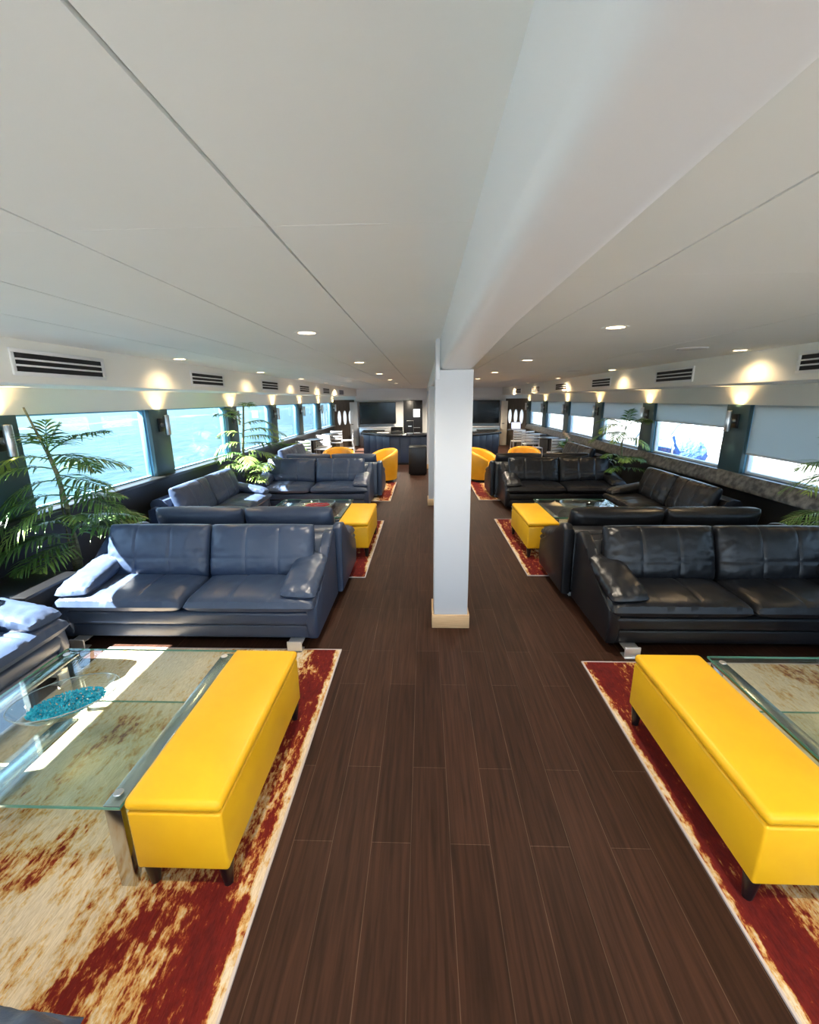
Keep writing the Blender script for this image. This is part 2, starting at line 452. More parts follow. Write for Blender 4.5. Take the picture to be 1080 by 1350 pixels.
# ------------------------------------------------------------------ sofas
def sofa(W, m, D=.85, wing=.69):
    """two-seat leather sofa facing -Y, front edge at y=0"""
    t = thing('leather_sofa')
    h = W / 2
    b = B()
    b.box(-h + .04, h - .04, .045, D - .04, .06, .170, bev=.018, seg=3)
    b.box(-h + .03, h - .03, .02, D - .04, .172, .285, bev=.030, seg=4)
    b.done('base', m, t)
    # backrest shell
    prof = [(D - .30, .26), (D - .24, .60), (D - .20, .655), (D - .13, .675), (D - .05, .66), (D - .02, .62), (D - .01, .10), (D - .2, .10)]
    B().prism(prof, -h + .085, h - .085, 'x', bev=.012).done('backrest_shell', m, t)
    # two seat cushions
    cw = W / 2 - .012
    for s in (-1, 1):
        Mx = T(s * (W / 4), .30, .35) @ RX(1.5)
        B().cushion(cw, .66, .165, Mx, sx=(-.30 * s, .34 * s), px=9, py=7, q=.36, nx=64, ny=26, seed=3 * s + 5, wr=.004, seam=.007, corner=.012, bot=.8).done('seat_cushion', m, t)
    # two back cushions, vertical seams and one level seam
    bw = (W - .24) / 2
    for s in (-1, 1):
        Mx = T(s * (bw / 2 + .004), D - .335, .595) @ RX(71)
        B().cushion(bw, .44, .21, Mx, sx=(-.28 * s + .02, .36 * s), sy=(-.30,), px=7, py=6, q=.38, nx=64, ny=36, seed=11 * s, wr=.006, seam=.008, corner=.02).done('back_cushion', m, t)
    # side panels and arm pads
    sp = [(.05, .06), (.01, .18), (.03, .33), (.16, .40), (.34, .445), (.46, .50), (.57, wing - .08), (.66, wing), (D - .10, wing + .015), (D - .03, wing - .02), (D - .015, .06)]
    for s in (-1, 1):
        B().prism(sp, s * (h - .085), s * h, 'x', bev=.022, seg=3).done('side_panel', m, t)
        Mx = T(s * (h - .135), .30, .475) @ RX(11) @ RY(s * 4)
        B().cushion(.27, .60, .135, Mx, px=5, py=6, q=.45, nx=18, ny=30, seed=21 * s, wr=.010, seam=0, corner=.05, sy=(.55,)).done('arm_pad', m, t)
    for sx in (-1, 1):
        for y in (.0, D - .12):
            bb = B(); x = sx * (h - .16)
            bb.box(x - .055, x + .055, y - .05, y - .035, 0, .085, bev=.003); bb.box(x - .055, x + .055, y - .06, y + .02, 0, .008, bev=.002); bb.box(x - .055, x + .055, y - .05, y + .06, .062, .068, bev=.002)
            bb.done('leg', alu, t)
    return t
def place(t, x, y, rz, label, group='black leather sofas'):
    t.location = (x, y, 0); t.rotation_euler = (0, 0, R(rz)); tag(t, label, 'sofa', group); return t

WA, WS = 1.96, 1.84
A0 = sofa(WA, leather); A1 = sofa(WA, leather_black)
S0 = sofa(WS, leather, wing=.575); S1 = sofa(WS, leather_black, wing=.575)
place(A0, -1.77, 2.87, 0, 'large black sofa facing the camera behind the near left glass table')
place(A1, 2.30, 2.84, 0, 'large black sofa facing the camera behind the near right yellow bench')
place(copy_tree(A0), -1.90, 7.05, 0, 'farther left black sofa facing the camera behind the bowl of red beads')
place(copy_tree(A1), 2.32, 7.03, 0, 'farther right black sofa facing the camera behind the second yellow bench')
place(copy_tree(A0), -1.73, 4.585, 180, 'left sofa turned away from the camera, back against the near left sofa')
place(copy_tree(A1), 2.23, 4.56, 180, 'right sofa turned away from the camera, back against the near right sofa')
place(copy_tree(A0), -1.76, 8.79, 180, 'farther left sofa turned away from the camera, in front of the two left tub chairs')
place(copy_tree(A1), 2.20, 8.77, 180, 'farther right sofa turned away from the camera, in front of the two right tub chairs')
place(S0, -2.43, 1.70, 90, 'sunlit sofa at the left picture edge, side on beside the near glass table')
place(copy_tree(S0), -2.43, 5.78, 90, 'left window sofa with sunlit back cushions beside the bowl of red beads')
place(S1, 2.76, 5.72, -90, 'right window sofa side on, beyond the large near right sofa')
place(copy_tree(S0), -2.42, 9.78, 90, 'farthest left window sofa, its grey back showing beside the small potted plant')
place(copy_tree(S1), 2.86, 9.76, -90, 'farthest right window sofa, its brown back showing below the flowering plant')
place(copy_tree(A0), -1.80, .672, 180, 'sofa showing only a blue grey sliver at the bottom left corner of the picture')

# ------------------------------------------------------------------ yellow benches
def bench(Lx, Ly):
    t = thing('storage_bench'); x, y = Lx / 2, Ly / 2; e = .004
    B().hexa([(-x + e, -y + e, .110), (x - e, -y + e, .110), (x - e, y - e, .110), (-x + e, y - e, .110),
              (-x + .004, -y + .004, .370), (x - .004, -y + .004, .370), (x - .004, y - .004, .370), (-x + .004, y - .004, .370)], bev=.012, seg=3).done('body', yellow, t)
    b = B()
    b.box(-x, x, -y, y, .374, .424, bev=.022, seg=4)
    ob = b.done('lid', yellow, t)
    for sx in (-1, 1):
        for sy in (-1, 1):
            B().lathe([(0, .0), (.017, .0), (.028, .09), (.03, .111), (0, .111)], 14, c=(sx * (x - .035), sy * (y - .045), 0)).done('foot', black, t)
    return t
be = bench(.355, .975); BG = 'yellow storage benches'
for i, (x, y, z, lab) in enumerate(((-.893, 1.688, .008, 'yellow storage bench beside the near left glass table with turquoise beads'),
                                 (1.338, 1.688, .008, 'yellow storage bench at the right picture edge in the foreground'),
                                 (-.818, 5.287, .008, 'smaller looking yellow bench farther back on the left of the aisle'),
                                 (1.362, 5.285, .008, 'smaller looking yellow bench farther back on the right of the aisle'))):
    t = be if i == 0 else copy_tree(be)
    t.location = (x, y, z); tag(t, lab, 'bench', BG)

# ------------------------------------------------------------------ rugs
def rug(x_aisle, sgn, y0, y1, wid, seed, label):
    m = rug_mat('abstract rug pile', sgn, seed, seed == 1.3)
    t = thing('area_rug', (x_aisle, y0, 0)); tag(t, label, 'rug', 'red and cream abstract rugs')
    a, b = (0, wid) if sgn > 0 else (-wid, 0)
    e = .010
    B().box(a + e, b - e, e, y1 - y0 - e, 0, .008).done('pile', m, t, smooth=0)
    bb = B()
    for q in ((a, a + e, 0, y1 - y0), (b - e, b, 0, y1 - y0), (a + e, b - e, 0, e), (a + e, b - e, y1 - y0 - e, y1 - y0)):
        bb.box(*q, 0, .0085)
    bb.done('binding', mat('pale rug binding', (.45, .40, .40), .9), t, smooth=0)
rug(-.61, -1, .76, 2.86, 1.76, 1.3, 'red, gold and cream rug under the near left bench')
rug(1.105, 1, .76, 2.74, 1.72, 5.1, 'red, gold and cream rug under the near right bench')
rug(-.61, -1, 4.21, 6.40, 1.72, 9.7, 'rug under the second yellow bench left of the aisle')
rug(1.08, 1, 4.28, 6.50, 1.60, 14.2, 'rug under the second yellow bench right of the aisle')
rug(-.61, -1, 7.72, 9.62, 1.70, 19.9, 'farthest left rug, under the yellow tub chair by the bar')
rug(1.0, 1, 7.80, 9.86, 1.70, 23.3, 'farthest right rug, partly behind the nearest column')

# ------------------------------------------------------------------ glass tables
def glass_table(w, l, top):
    """glass on two polished steel end frames that run along Y; lower glass shelf"""
    t = thing('glass_coffee_table')
    x, y = w / 2, l / 2
    B().box(-x, x, -y, y, top - .012, top, bev=.002, seg=1).done('glass_top', tableglass, t, smooth=0)
    bb = B()
    for (x0, x1, y0, y1) in ((-x, x, -y - .0012, -y), (-x, x, y, y + .0012), (-x - .0012, -x, -y, y), (x, x + .0012, -y, y)):
        bb.box(x0, x1, y0, y1, top - .0115, top - .0005)
    bb.done('polished_edge', edgeglass, t, smooth=0)
    for s in (-1, 1):
        a, b = (s * (x - .075), s * (x - .012)); a, b = min(a, b), max(a, b)
        fr = B()
        fr.box(a, b, -y + .015, y - .015, top - .034, top - .014, bev=.003)
        for q in (-1, 1):
            c = q * (y - .03)
            fr.box(a, b, c - .012, c + .012, 0, top - .034, bev=.003)
        o = fr.done('steel_frame', chrome, t)
        for q in (-1, 1):
            B().lathe([(0, .004), (.016, .003), (.018, 0), (0, 0)], 18, c=((a + b) / 2, q * (y - .06), top)).done('bolt_cap', steel, o)
    B().box(-x + .09, x - .09, -y + .22, y - .12, .135, .145).done('glass_shelf', tableglass, t, smooth=0)
    bb = B()
    for yy in (-y + .22, y - .12): bb.box(-x + .09, x - .09, yy - .001, yy + .001, .1352, .1448)
    bb.done('shelf_edge', edgeglass, t, smooth=0)
    for s in (-1, 1):
        B().box(s * (x - .16) - .05, s * (x - .16) + .05, -.25, .25, .118, .1345, bev=.003).done('shelf_bracket', chrome, t)
    return t
tb = glass_table(1.0, 1.0, .40)
TG = 'glass coffee tables'
for i, (x, y, lab) in enumerate(((-1.58, 1.70, 'glass coffee table carrying the bowl of turquoise beads, left foreground'),
                                 (2.07, 1.69, 'glass coffee table at the right edge behind the foreground yellow bench'),
                                 (-1.52, 5.62, 'glass coffee table carrying the bowl of red beads'),
                                 (2.06, 5.62, 'glass coffee table carrying the empty clear bowl, right side'))):
    t = tb if i == 0 else copy_tree(tb)
    t.location = (x, y, .008); tag(t, lab, 'table', TG)

def bowl(loc, rx, ry, rz, h, label):
    t = thing('glass_bowl', loc, rz); tag(t, label, 'bowl')
    p = [(0, .004), (.45, .004), (.62, .010), (.80, .028), (.93, .055), (1.0, h), (.985, h + .002), (.91, .058), (.78, .033), (.6, .016), (.44, .010), (0, .010)]
    B().lathe([(r_ * rx, z) for r_, z in p], 48, 1, ry / rx).done('glass_body', bowlglass, t)
    B().tube([(rx * .993 * math.cos(a), ry * .993 * math.sin(a), h) for a in [2 * PI * k / 48 for k in range(49)]], .0022, 6, cap=False).done('rim', mat('polished glass rim', (.25, .32, .33), .08), t)
    return t
def beads(name, n, loc, rx, ry, rz, m, label, size=.007, hump=.03):
    b = B()
    rnd = random.Random(n)
    for k in range(n):
        a = rnd.uniform(0, 2 * PI); q = math.sqrt(rnd.random())
        x, y = rx * q * math.cos(a), ry * q * math.sin(a)
        z = .016 + hump * (1 - q * q) * rnd.random() + .02 * q ** 3
        s = size * rnd.uniform(.8, 1.25)
        Mx = T(x, y, z) @ Matrix.Rotation(rnd.uniform(0, 6), 4, Vector((rnd.random(), rnd.random(), rnd.random() + .1)).normalized())
        bmesh.ops.create_icosphere(b.bm, subdivisions=1, radius=s, matrix=Mx @ Matrix.Diagonal((1, 1, rnd.uniform(.6, 1), 1)))
    o = b.done(name, m, loc=loc); o.rotation_euler = (0, 0, R(rz))
    return tag(o, label, 'beads', kind='stuff')
bowl((-1.66, 1.69, .408), .215, .155, 35, .075, 'oval clear glass bowl holding turquoise beads')
beads('glass_beads', 1500, (-1.66, 1.69, .409), .15, .10, 35, teal_beads, 'heap of small turquoise glass beads in the oval bowl', .0048)
bowl((-1.42, 5.62, .408), .24, .17, 10, .075, 'oval clear glass bowl holding red beads on the farther left table')
beads('glass_beads', 420, (-1.42, 5.62, .409), .16, .10, 10, red_beads, 'heap of red glass beads in the farther bowl', .008)
bowl((2.02, 5.55, .408), .26, .18, -10, .085, 'empty clear glass bowl on the farther right table')

# small black glass corner table beside the near left palm
t = thing('corner_table', (-3.07, 2.98, 0)); tag(t, 'small black glass topped corner table under the near left palm', 'table')
B().box(-.26, .26, -.25, .25, .44, .465, bev=.004).done('table_top', black, t)
B().box(-.2, .2, -.2, .2, 0, .44, bev=.004).done('plinth', blackmatte, t)

# ------------------------------------------------------------------ tub chairs
def tub():
    t = thing('tub_chair')
    n = 44; th = .085; ro = .37
    def ang(k): return R(-38 + 256 * k / n)           # sweeps round the back, opening towards -Y
    def top(k):
        a = (k / n) * 2 - 1
        return .50 + .22 * (1 - abs(a) ** 2.2)
    b = B(); rings = []
    for k in range(n + 1):
        a = ang(k); ca, sa = math.cos(a), math.sin(a); z1 = top(k); ring = []
        prof = [(ro - .035, .06), (ro - .012, .30), (ro, z1 - .05), (ro - .012, z1 - .015), (ro - th * .5, z1), (ro - th + .008, z1 - .02), (ro - th - .005, z1 - .06), (ro - th - .015, .30), (ro - th, .06)]
        for r_, z in prof: ring.append(b.bm.verts.new((r_ * ca, r_ * sa * 1.0 + .0, z)))
        rings.append(ring)
    for r0, r1 in zip(rings, rings[1:]):
        for i in range(len(r0)):
            j = (i + 1) % len(r0); b.bm.faces.new((r0[i], r0[j], r1[j], r1[i]))
    b.bm.faces.new(rings[0]); b.bm.faces.new(list(reversed(rings[-1])))
    b.done('curved_back', ochre, t, smooth=60)
    b = B()
    b.lathe([(0, .07), (.27, .07), (.275, .28), (0, .28)], 32, c=(0, -.01, 0)); b.box(-.2, .2, -.33, 0, .07, .28, bev=.03, seg=3)
    b.done('seat_base', ochre, t)
    B().cushion(.54, .56, .14, T(0, -.04, .34), px=4, py=4, q=.4, nx=20, ny=20, corner=.12, seam=0).done('seat_cushion', ochre, t)
    B().lathe([(0, 0), (.27, 0), (.28, .06), (0, .06)], 32).done('plinth', blackmatte, t)
    return t
tc = tub()
for i, (x, y, rz, lab) in enumerate(((-.95, 9.75, -55, 'yellow tub chair by the bar, turned left, left of the columns'),
                                     (-1.96, 9.95, 8, 'yellow tub chair showing above the farther left sofa back'),
                                     (1.34, 9.80, 60, 'yellow tub chair turned right, right beside the nearest column'),
                                     (2.27, 9.95, -8, 'yellow tub chair showing above the farther right sofa back'))):
    t = tc if i == 0 else copy_tree(tc)
    t.location = (x, y, .008); t.rotation_euler = (0, 0, R(rz)); tag(t, lab, 'chair', 'yellow tub chairs')

# ------------------------------------------------------------------ palms and plants
def leaflet(b, p, d, side, up, ln, w, droop):
    """one narrow bent blade"""
    d = d.normalized(); s = d.cross(up)
    s = s.normalized() if s.length > 1e-3 else Vector((1, 0, 0))
    prev = None
    for k, (t, ww) in enumerate(((0, .35), (.35, 1), (.7, .75), (1, .04))):
        c = p + d * ln * t - Vector((0, 0, 1)) * droop * ln * t * t
        a0 = b.bm.verts.new(c - s * w * ww / 2 + up * w * ww * .18); a1 = b.bm.verts.new(c); a2 = b.bm.verts.new(c + s * w * ww / 2 + up * w * ww * .18)
        if prev:
            b.bm.faces.new((prev[0], prev[1], a1, a0)); b.bm.faces.new((prev[1], prev[2], a2, a1))
        prev = (a0, a1, a2)
def frond(parent, p0, az, el, ln, droop, nl, ll, lw, m, rnd, lim=None):
    b = B()
    h = Vector((math.cos(R(az)), math.sin(R(az)), 0)); d0 = h * math.cos(R(el)) + Vector((0, 0, math.sin(R(el))))
    p0 = Vector(p0)
    P = lambda t: p0 + d0 * ln * t - Vector((0, 0, 1)) * droop * ln * t * t
    path = [P(k / 8) for k in range(9)]
    b.tube(path, [.007 * (1 - .8 * k / 8) for k in range(9)], 5)
    for k in range(nl):
        t = .16 + .84 * k / (nl - 1)
        p = P(t); tang = (P(min(1, t + .02)) - P(t - .02)).normalized()
        side = tang.cross(Vector((0, 0, 1))).normalized(); upv = side.cross(tang).normalized()
        prof = math.sin(PI * min(1, .18 + .80 * t)) ** .6
        for s in (-1, 1):
            a = R(34 + 36 * (1 - t)) + rnd.uniform(-.1, .1)
            dd = tang * math.cos(a) + side * s * math.sin(a) + upv * rnd.uniform(.05, .30)
            leaflet(b, p, dd, s, upv, ll * prof * rnd.uniform(.85, 1.1), lw, .28 + rnd.uniform(0, .25))
    if lim:
        for v in b.bm.verts:
            x, y, z = v.co + Vector(parent.location)
            if lim[0] is not None and x < lim[0]: v.co.x = lim[0] - parent.location[0] + .002 * rnd.random()
            if lim[1] is not None and x > lim[1]: v.co.x = lim[1] - parent.location[0] - .002 * rnd.random()
            if z > 1.90: v.co.z = 1.90 - parent.location[2] - rnd.random() * .01
    return b.done('frond', m, parent, smooth=0)
def pot(t, r, h):
    B().lathe([(0, 0), (r * .75, 0), (r, h), (r * 1.06, h), (r * 1.06, h + .02), (r * .95, h + .02), (r * .9, h - .03), (0, h - .03)], 28).done('pot', potm, t)
    B().lathe([(0, h - .015), (r * .6, h - .017), (r * .9, h - .03)], 20).done('moss', soil, t)
def palm(loc, label, trunk, fronds, seed, lim, potr=.15, poth=.28, m1=leafm, m2=leafm2, ll=.2, lw=.017, nl=20, tr=.022, extra=()):
    rnd = random.Random(seed)
    t = thing('potted_palm', loc); tag(t, label, 'plant', 'potted palms')
    pot(t, potr, poth)
    B().tube(trunk, [tr * (1.15 - .5 * k / (len(trunk) - 1)) for k in range(len(trunk))], 10).done('trunk', trunkm, t)
    for e in extra: B().tube(e, [.012 - .002 * k for k in range(len(e))], 8).done('stem', trunkm, t)
    for i, (p, az, el, ln, dr) in enumerate(fronds):
        frond(t, p, az, el, ln, dr, max(7, int(nl * ln / .65)), ll, lw, m2 if i % 4 == 1 else m1, rnd, lim)
    return t
LL = (XL + .02, None); LR = (None, XR - .02)
# near left palm: coordinates relative to the pot
palm((-3.13, 3.60, 0), 'tall palm with feathery fronds in front of the first left window', [(0, 0, .25), (.01, .0, .55), (.015, .0, .9), (-.02, .01, 1.2), (-.06, .0, 1.42)],
     [((-.05, 0, 1.42), 100, 78, .24, .05), ((-.06, 0, 1.40), 40, 66, .30, .2), ((-.06, 0, 1.40), -60, 52, .44, .5), ((-.06, 0, 1.38), -8, 32, .74, .28), ((-.05, 0, 1.35), -24, 15, .66, .38),
      ((-.04, 0, 1.28), 16, 22, .62, .45), ((-.03, 0, 1.20), -16, -2, .60, .12), ((-.01, 0, 1.12), -6, -16, .60, -.10), ((.0, 0, 1.02), -14, 2, .62, .20),
      ((-.05, 0, 1.33), -140, 24, .46, .55), ((-.04, 0, 1.25), -126, 22, .62, .70), ((-.02, 0, 1.15), -140, 8, .52, .75), ((.0, 0, 1.02), -128, 16, .64, .80), ((.01, 0, .95), -116, 10, .60, .85),
      ((-.02, 0, 1.2), 80, 30, .5, .5), ((.02, 0, .78), -4, 24, .76, .35), ((.02, 0, .74), -14, 14, .74, .32), ((.02, 0, .72), 8, 28, .66, .5), ((.02, 0, .66), -112, 22, .72, .55),
      ((.02, 0, .62), -128, 28, .66, .55), ((.02, 0, .7), 20, 36, .6, .4), ((.02, 0, .74), -40, 52, .46, .55), ((.02, 0, .72), -100, 46, .44, .5), ((.02, 0, .62), 60, 40, .5, .4), ((.02, 0, .60), -104, 6, .58, .4), ((.02, 0, .56), -90, 4, .50, .35)],
     3, LL, nl=22, ll=.21, lw=.019, extra=([(.05, -.02, .25), (.07, -.03, .5), (.08, -.05, .7)], [(-.06, .03, .25), (-.08, .05, .6), (-.10, .08, .9), (-.02, .0, 1.05)], [(-.05, 0, 1.36), (-.10, -.01, 1.55), (-.16, -.02, 1.76)]))
palm((-3.08, 7.35, 0), 'palm between the second and third left windows', [(0, 0, .25), (.02, 0, .6), (0, .01, 1.0), (.05, 0, 1.35), (.08, .02, 1.72)],
     [((.03, 0, 1.5), 170, 50, .45, .4), ((.03, 0, 1.45), -150, 40, .60, .45), ((.03, 0, 1.40), 10, 30, .62, .55), ((.03, 0, 1.30), 5, 20, .75, .45), ((.03, 0, 1.2), -8, 14, .72, .30), ((.02, 0, 1.1), 0, 4, .78, .1),
      ((.02, 0, 1.0), -10, -6, .66, .1), ((.03, 0, 1.25), -160, 25, .55, .5), ((.02, 0, 1.1), -140, 15, .62, .6), ((.02, 0, .9), -120, 30, .6, .6), ((.02, 0, .85), -60, 30, .55, .6),
      ((.02, 0, .7), -150, 40, .70, .5), ((.02, 0, .68), -110, 35, .66, .5), ((.02, 0, .66), -70, 40, .62, .5), ((.02, 0, .64), -30, 35, .66, .5), ((.02, 0, .62), 10, 40, .60, .5), ((.02, 0, .6), -90, 55, .55, .5),
      ((.02, 0, .58), -130, 20, .6, .35), ((.02, 0, .55), -45, 18, .62, .35), ((.02, 0, .55), 40, 30, .5, .4), ((.08, .02, 1.68), -40, 48, .34, .6)],
     5, LL, nl=18, ll=.23, lw=.022, m1=leafm2, m2=leafm)
palm((3.46, 7.75, 0), 'palm beside the pillar between the second and third right windows', [(0, 0, .25), (.02, 0, .6), (-.02, .01, 1.0), (.02, 0, 1.32)],
     [((.0, 0, 1.32), 160, 40, .60, .55), ((.0, 0, 1.28), -160, 34, .62, .65), ((.0, 0, 1.30), -20, 44, .62, .55), ((.0, 0, 1.26), 0, 40, .70, .50), ((.0, 0, 1.18), -130, 25, .6, .6), ((.0, 0, 1.1), -60, 20, .5, .6), ((0, 0, 1.2), 180, 15, .6, .5), ((0, 0, 1.32), -90, 66, .45, .3),
      ((.02, 0, .72), -150, 40, .66, .5), ((.02, 0, .70), -110, 38, .62, .5), ((.02, 0, .68), -70, 40, .60, .5), ((.02, 0, .66), -30, 38, .55, .5), ((.02, 0, .64), 180, 38, .62, .5), ((.02, 0, .62), -95, 58, .55, .5), ((.02, 0, .6), -135, 20, .58, .35), ((.02, 0, .58), -50, 18, .55, .35)],
     8, LR, nl=18, ll=.2, lw=.022)
palm((3.60, 3.72, 0), 'palm at the right picture edge in front of the nearest right window', [(0, 0, .25), (.02, 0, .6), (0, .0, 1.0), (.02, 0, 1.25)],
     [((.0, 0, 1.22), 175, 24, .50, .45), ((.0, 0, 1.18), -165, 14, .48, .55), ((.0, 0, 1.15), 150, 12, .46, .6), ((.0, 0, 1.22), -120, 40, .5, .5), ((.0, 0, 1.1), -95, 20, .5, .6), ((0, 0, 1.25), 110, 50, .4, .3),
      ((.0, 0, .78), 180, 26, .52, .5), ((.0, 0, .76), -150, 22, .55, .6), ((.0, 0, .74), -120, 25, .56, .6), ((.0, 0, .72), 160, 20, .48, .6), ((.0, 0, .7), -100, 30, .55, .6), ((.0, 0, .7), -170, 6, .5, .5), ((.0, 0, .66), -135, 4, .5, .5)],
     9, LR, nl=24, ll=.2, lw=.013)
def bush(loc, label, n, seed, lim, flowers=0, h=.55, potr=.14, name='potted_plant'):
    rnd = random.Random(seed)
    t = thing(name, loc); tag(t, label, 'plant'); pot(t, potr, h)
    for k in range(n):
        frond(t, (0, 0, h), rnd.uniform(0, 360), rnd.uniform(35, 80), rnd.uniform(.28, .52), rnd.uniform(.2, .6), 7, .16, .05, leafm2 if k % 2 else leafm, rnd, lim)
    for k in range(flowers):
        a = rnd.uniform(100, 250); p = Vector((.0, 0, h)); q = Vector((math.cos(R(a)) * .15, math.sin(R(a)) * .1, h + .42 + .12 * rnd.random()))
        s = B().tube([p, (p + q) / 2 + Vector((0, 0, .08)), q], .005, 5).done('flower_stem', leafm, t)
        for j in range(3):
            c = q + Vector((.03 * j, 0, -.05 * j)); fl = B()
            for e in range(5):
                aa = 2 * PI * e / 5
                fl.lathe([(0, .0), (.012, .004), (.014, .010), (0, .012)], 8, c=c + Vector((.016 * math.cos(aa), 0, .016 * math.sin(aa))))
            fl.done('blossom', mat('pale peach petals', (.85, .60, .42), .6), s)
    return t
bush((-3.2, 10.88, 0), 'small leafy plant beside the silver bar chairs on the left', 12, 4, LL)
bush((3.56, 10.92, 0), 'leafy flowering plant in a black pot in front of the fourth right window', 12, 6, LR, flowers=4, h=.5)

# ------------------------------------------------------------------ wall fittings
def vent(w=.84, h=.17):
    t = thing('air_vent')       # faces +X
    b = B(); e = .026
    for (y0, y1, z0, z1) in ((-w / 2, w / 2, -h / 2, -h / 2 + e), (-w / 2, w / 2, h / 2 - e, h / 2), (-w / 2, -w / 2 + e, -h / 2 + e, h / 2 - e), (w / 2 - e, w / 2, -h / 2 + e, h / 2 - e)):
        b.box(0, .014, y0, y1, z0, z1, bev=.003)
    b.done('frame', white, t)
    B().box(.0, .003, -w / 2 + e, w / 2 - e, -h / 2 + e, h / 2 - e).done('duct', blackmatte, t, smooth=0)
    for k in (1, 2):
        z = -h / 2 + e + (h - 2 * e) * k / 3
        B().box(.002, .016, -w / 2 + e, w / 2 - e, z - .006, z + .006, bev=.002).done('blade', white, t)
    return t
v0 = vent(); first = True
for sgn, S, name in ((-1, SL, 'left'), (1, SR, 'right')):
    for i in range(6):
        t = v0 if first else copy_tree(v0); first = False
        y = (3.26 if sgn < 0 else 3.40) + (2.21 if sgn < 0 else 2.24) * i
        t.location = (S - sgn * .0, y, 2.055 - .006 * i); t.rotation_euler = (0, 0, 0 if sgn < 0 else PI)
        tag(t, 'white slotted air vent on the %s soffit, %s from the camera' % (name, ORD[i]), 'vent', 'air vents on the soffits')

def sconce():
    t = thing('wall_sconce')    # faces +X
    B().box(0, .02, -.055, .055, -.085, .085, bev=.004).done('back_plate', black, t)
    B().tube([(.02, 0, .0), (.062, 0, 0)], .026, 14).done('arm', steel, t)
    b = B(); b.lathe([(.030, -.125), (.033, -.12), (.033, .12), (.030, .125), (.024, .122), (.024, -.122), (.030, -.125)], 24, c=(.095, 0, 0)); b.done('tube', steel, t)
    for z in (-.115, .112):
        B().lathe([(0, 0), (.024, 0), (.024, .003), (0, .003)], 18, c=(.095, 0, z)).done('lens', sconcelens, t)
    return t
s0 = sconce(); first = True
def spot(loc, direction, energy, color, size, blend, rad=.02):
    l = bpy.data.lights.new('lamp', 'SPOT'); l.energy = energy; l.color = color; l.spot_size = R(size); l.spot_blend = blend; l.shadow_soft_size = rad
    o = bpy.data.objects.new('lamp', l); COL.objects.link(o); o.location = loc
    o.rotation_euler = Vector(direction).to_track_quat('-Z', 'Y').to_euler(); return o
WARM = (1, .66, .30)
for sgn, X, name in ((-1, XL, 'left'), (1, XR, 'right')):
    for i, y in enumerate(PIL[2:]):
        t = s0 if first else copy_tree(s0); first = False
        xx = X - sgn * .012
        t.location = (xx, y, 1.505); t.rotation_euler = (0, 0, 0 if sgn < 0 else PI)
        tag(t, 'steel wall light on a teal pillar, %s from the camera on the %s' % (ORD[i], name), 'wall light', 'wall lights on the pillars')
        spot((xx - sgn * .095, y, 1.635), (sgn * .28, 0, 1), SCONCE_UP, WARM, 110, .8)
        spot((xx - sgn * .095, y, 1.375), (sgn * .12, 0, -1), SCONCE_DN, (1, .80, .5), 62, .7)

# recessed downlights
def downlight():
    t = thing('ceiling_downlight')
    B().lathe([(.052, -.002), (.075, -.004), (.079, 0), (.052, .0)], 28).done('trim_ring', white, t)
    B().lathe([(0, -.001), (.053, -.001), (.053, .0), (0, .0)], 28).done('lens', lampwarm, t)
    return t
d0 = downlight(); first = True
rows = (('left of the beam', -.72, 2.85, 2.26, 7, 2.45), ('along the left soffit', -2.40, 4.45, 2.2, 5, 2.2), ('right of the beam', 1.13, 2.80, 2.26, 7, 2.5), ('along the right soffit', 2.84, 4.25, 2.75, 5, 2.7))
for nm, x, y0, dy, n, _ in rows:
    for i in range(n):
        t = d0 if first else copy_tree(d0); first = False
        y = y0 + dy * i
        t.location = (x, y, ZC - .0005); tag(t, 'round recessed ceiling lamp %s, %s from the camera' % (nm, ORD[i]), 'ceiling lamp', 'recessed ceiling lamps')
        spot((x, y, ZC - .012), (0, 0, -1), DOWN * (.3 if 'left soffit' in nm else .32 if 'soffit' in nm else 1) * (6 if y > 13 else 2.4 if y > 9 else 1), (1, .70, .38) if 'soffit' in nm else (1, .87, .68), 150, .9, .05)
    for i in (1, 2):       # the same rows carry on behind the camera
        if 'soffit' not in nm: spot((x, y0 - dy * i, ZC - .012), (0, 0, -1), DOWN, (1, .80, .52), 140, .8, .05)
for i, y in enumerate((4.05, 7.1)):
    t = thing('ceiling_speaker', (2.30, y, ZC)); tag(t, 'flat round white speaker grille in the ceiling right of the beam, %s' % ('nearer one' if i == 0 else 'farther one'), 'speaker', 'ceiling speakers')
    B().lathe([(0, -.006), (.10, -.006), (.115, 0), (0, 0)], 32).done('grille', bump(mat('speaker mesh', (.72, .73, .72), .7), 700, .4, .002), t)
    B().lathe([(.115, -.004), (.122, -.004), (.125, 0), (.115, 0)], 32).done('rim', white, t)

# roller blinds on the right windows
for i, (p, q) in enumerate(zip(PIL[1:], PIL[2:])):
    if i == 0: zb = 1.16
    z_ = (1.14, 1.14, 1.43, 1.39, 1.37, 1.36, 1.35)[i]
    y0, y1 = p + PW + .008, q - PW - .008
    t = thing('roller_blind', (XR + .035, (y0 + y1) / 2, ZH)); h = (y1 - y0) / 2
    if i > 0: tag(t, 'grey roller blind pulled partly down on the right side, %s window from the camera' % ORD[i - 1], 'blind', 'roller blinds')
    else: tag(t, 'grey roller blind beside the camera on the right, beyond the picture edge', 'blind', 'roller blinds')
    B().box(-.0015, .0015, -h, h, z_ - ZH, -.002).done('fabric', blindcloth, t, smooth=0)
    B().box(-.007, .007, -h, h, z_ - ZH - .022, z_ - ZH, bev=.003).done('bottom_bar', blindbar, t)

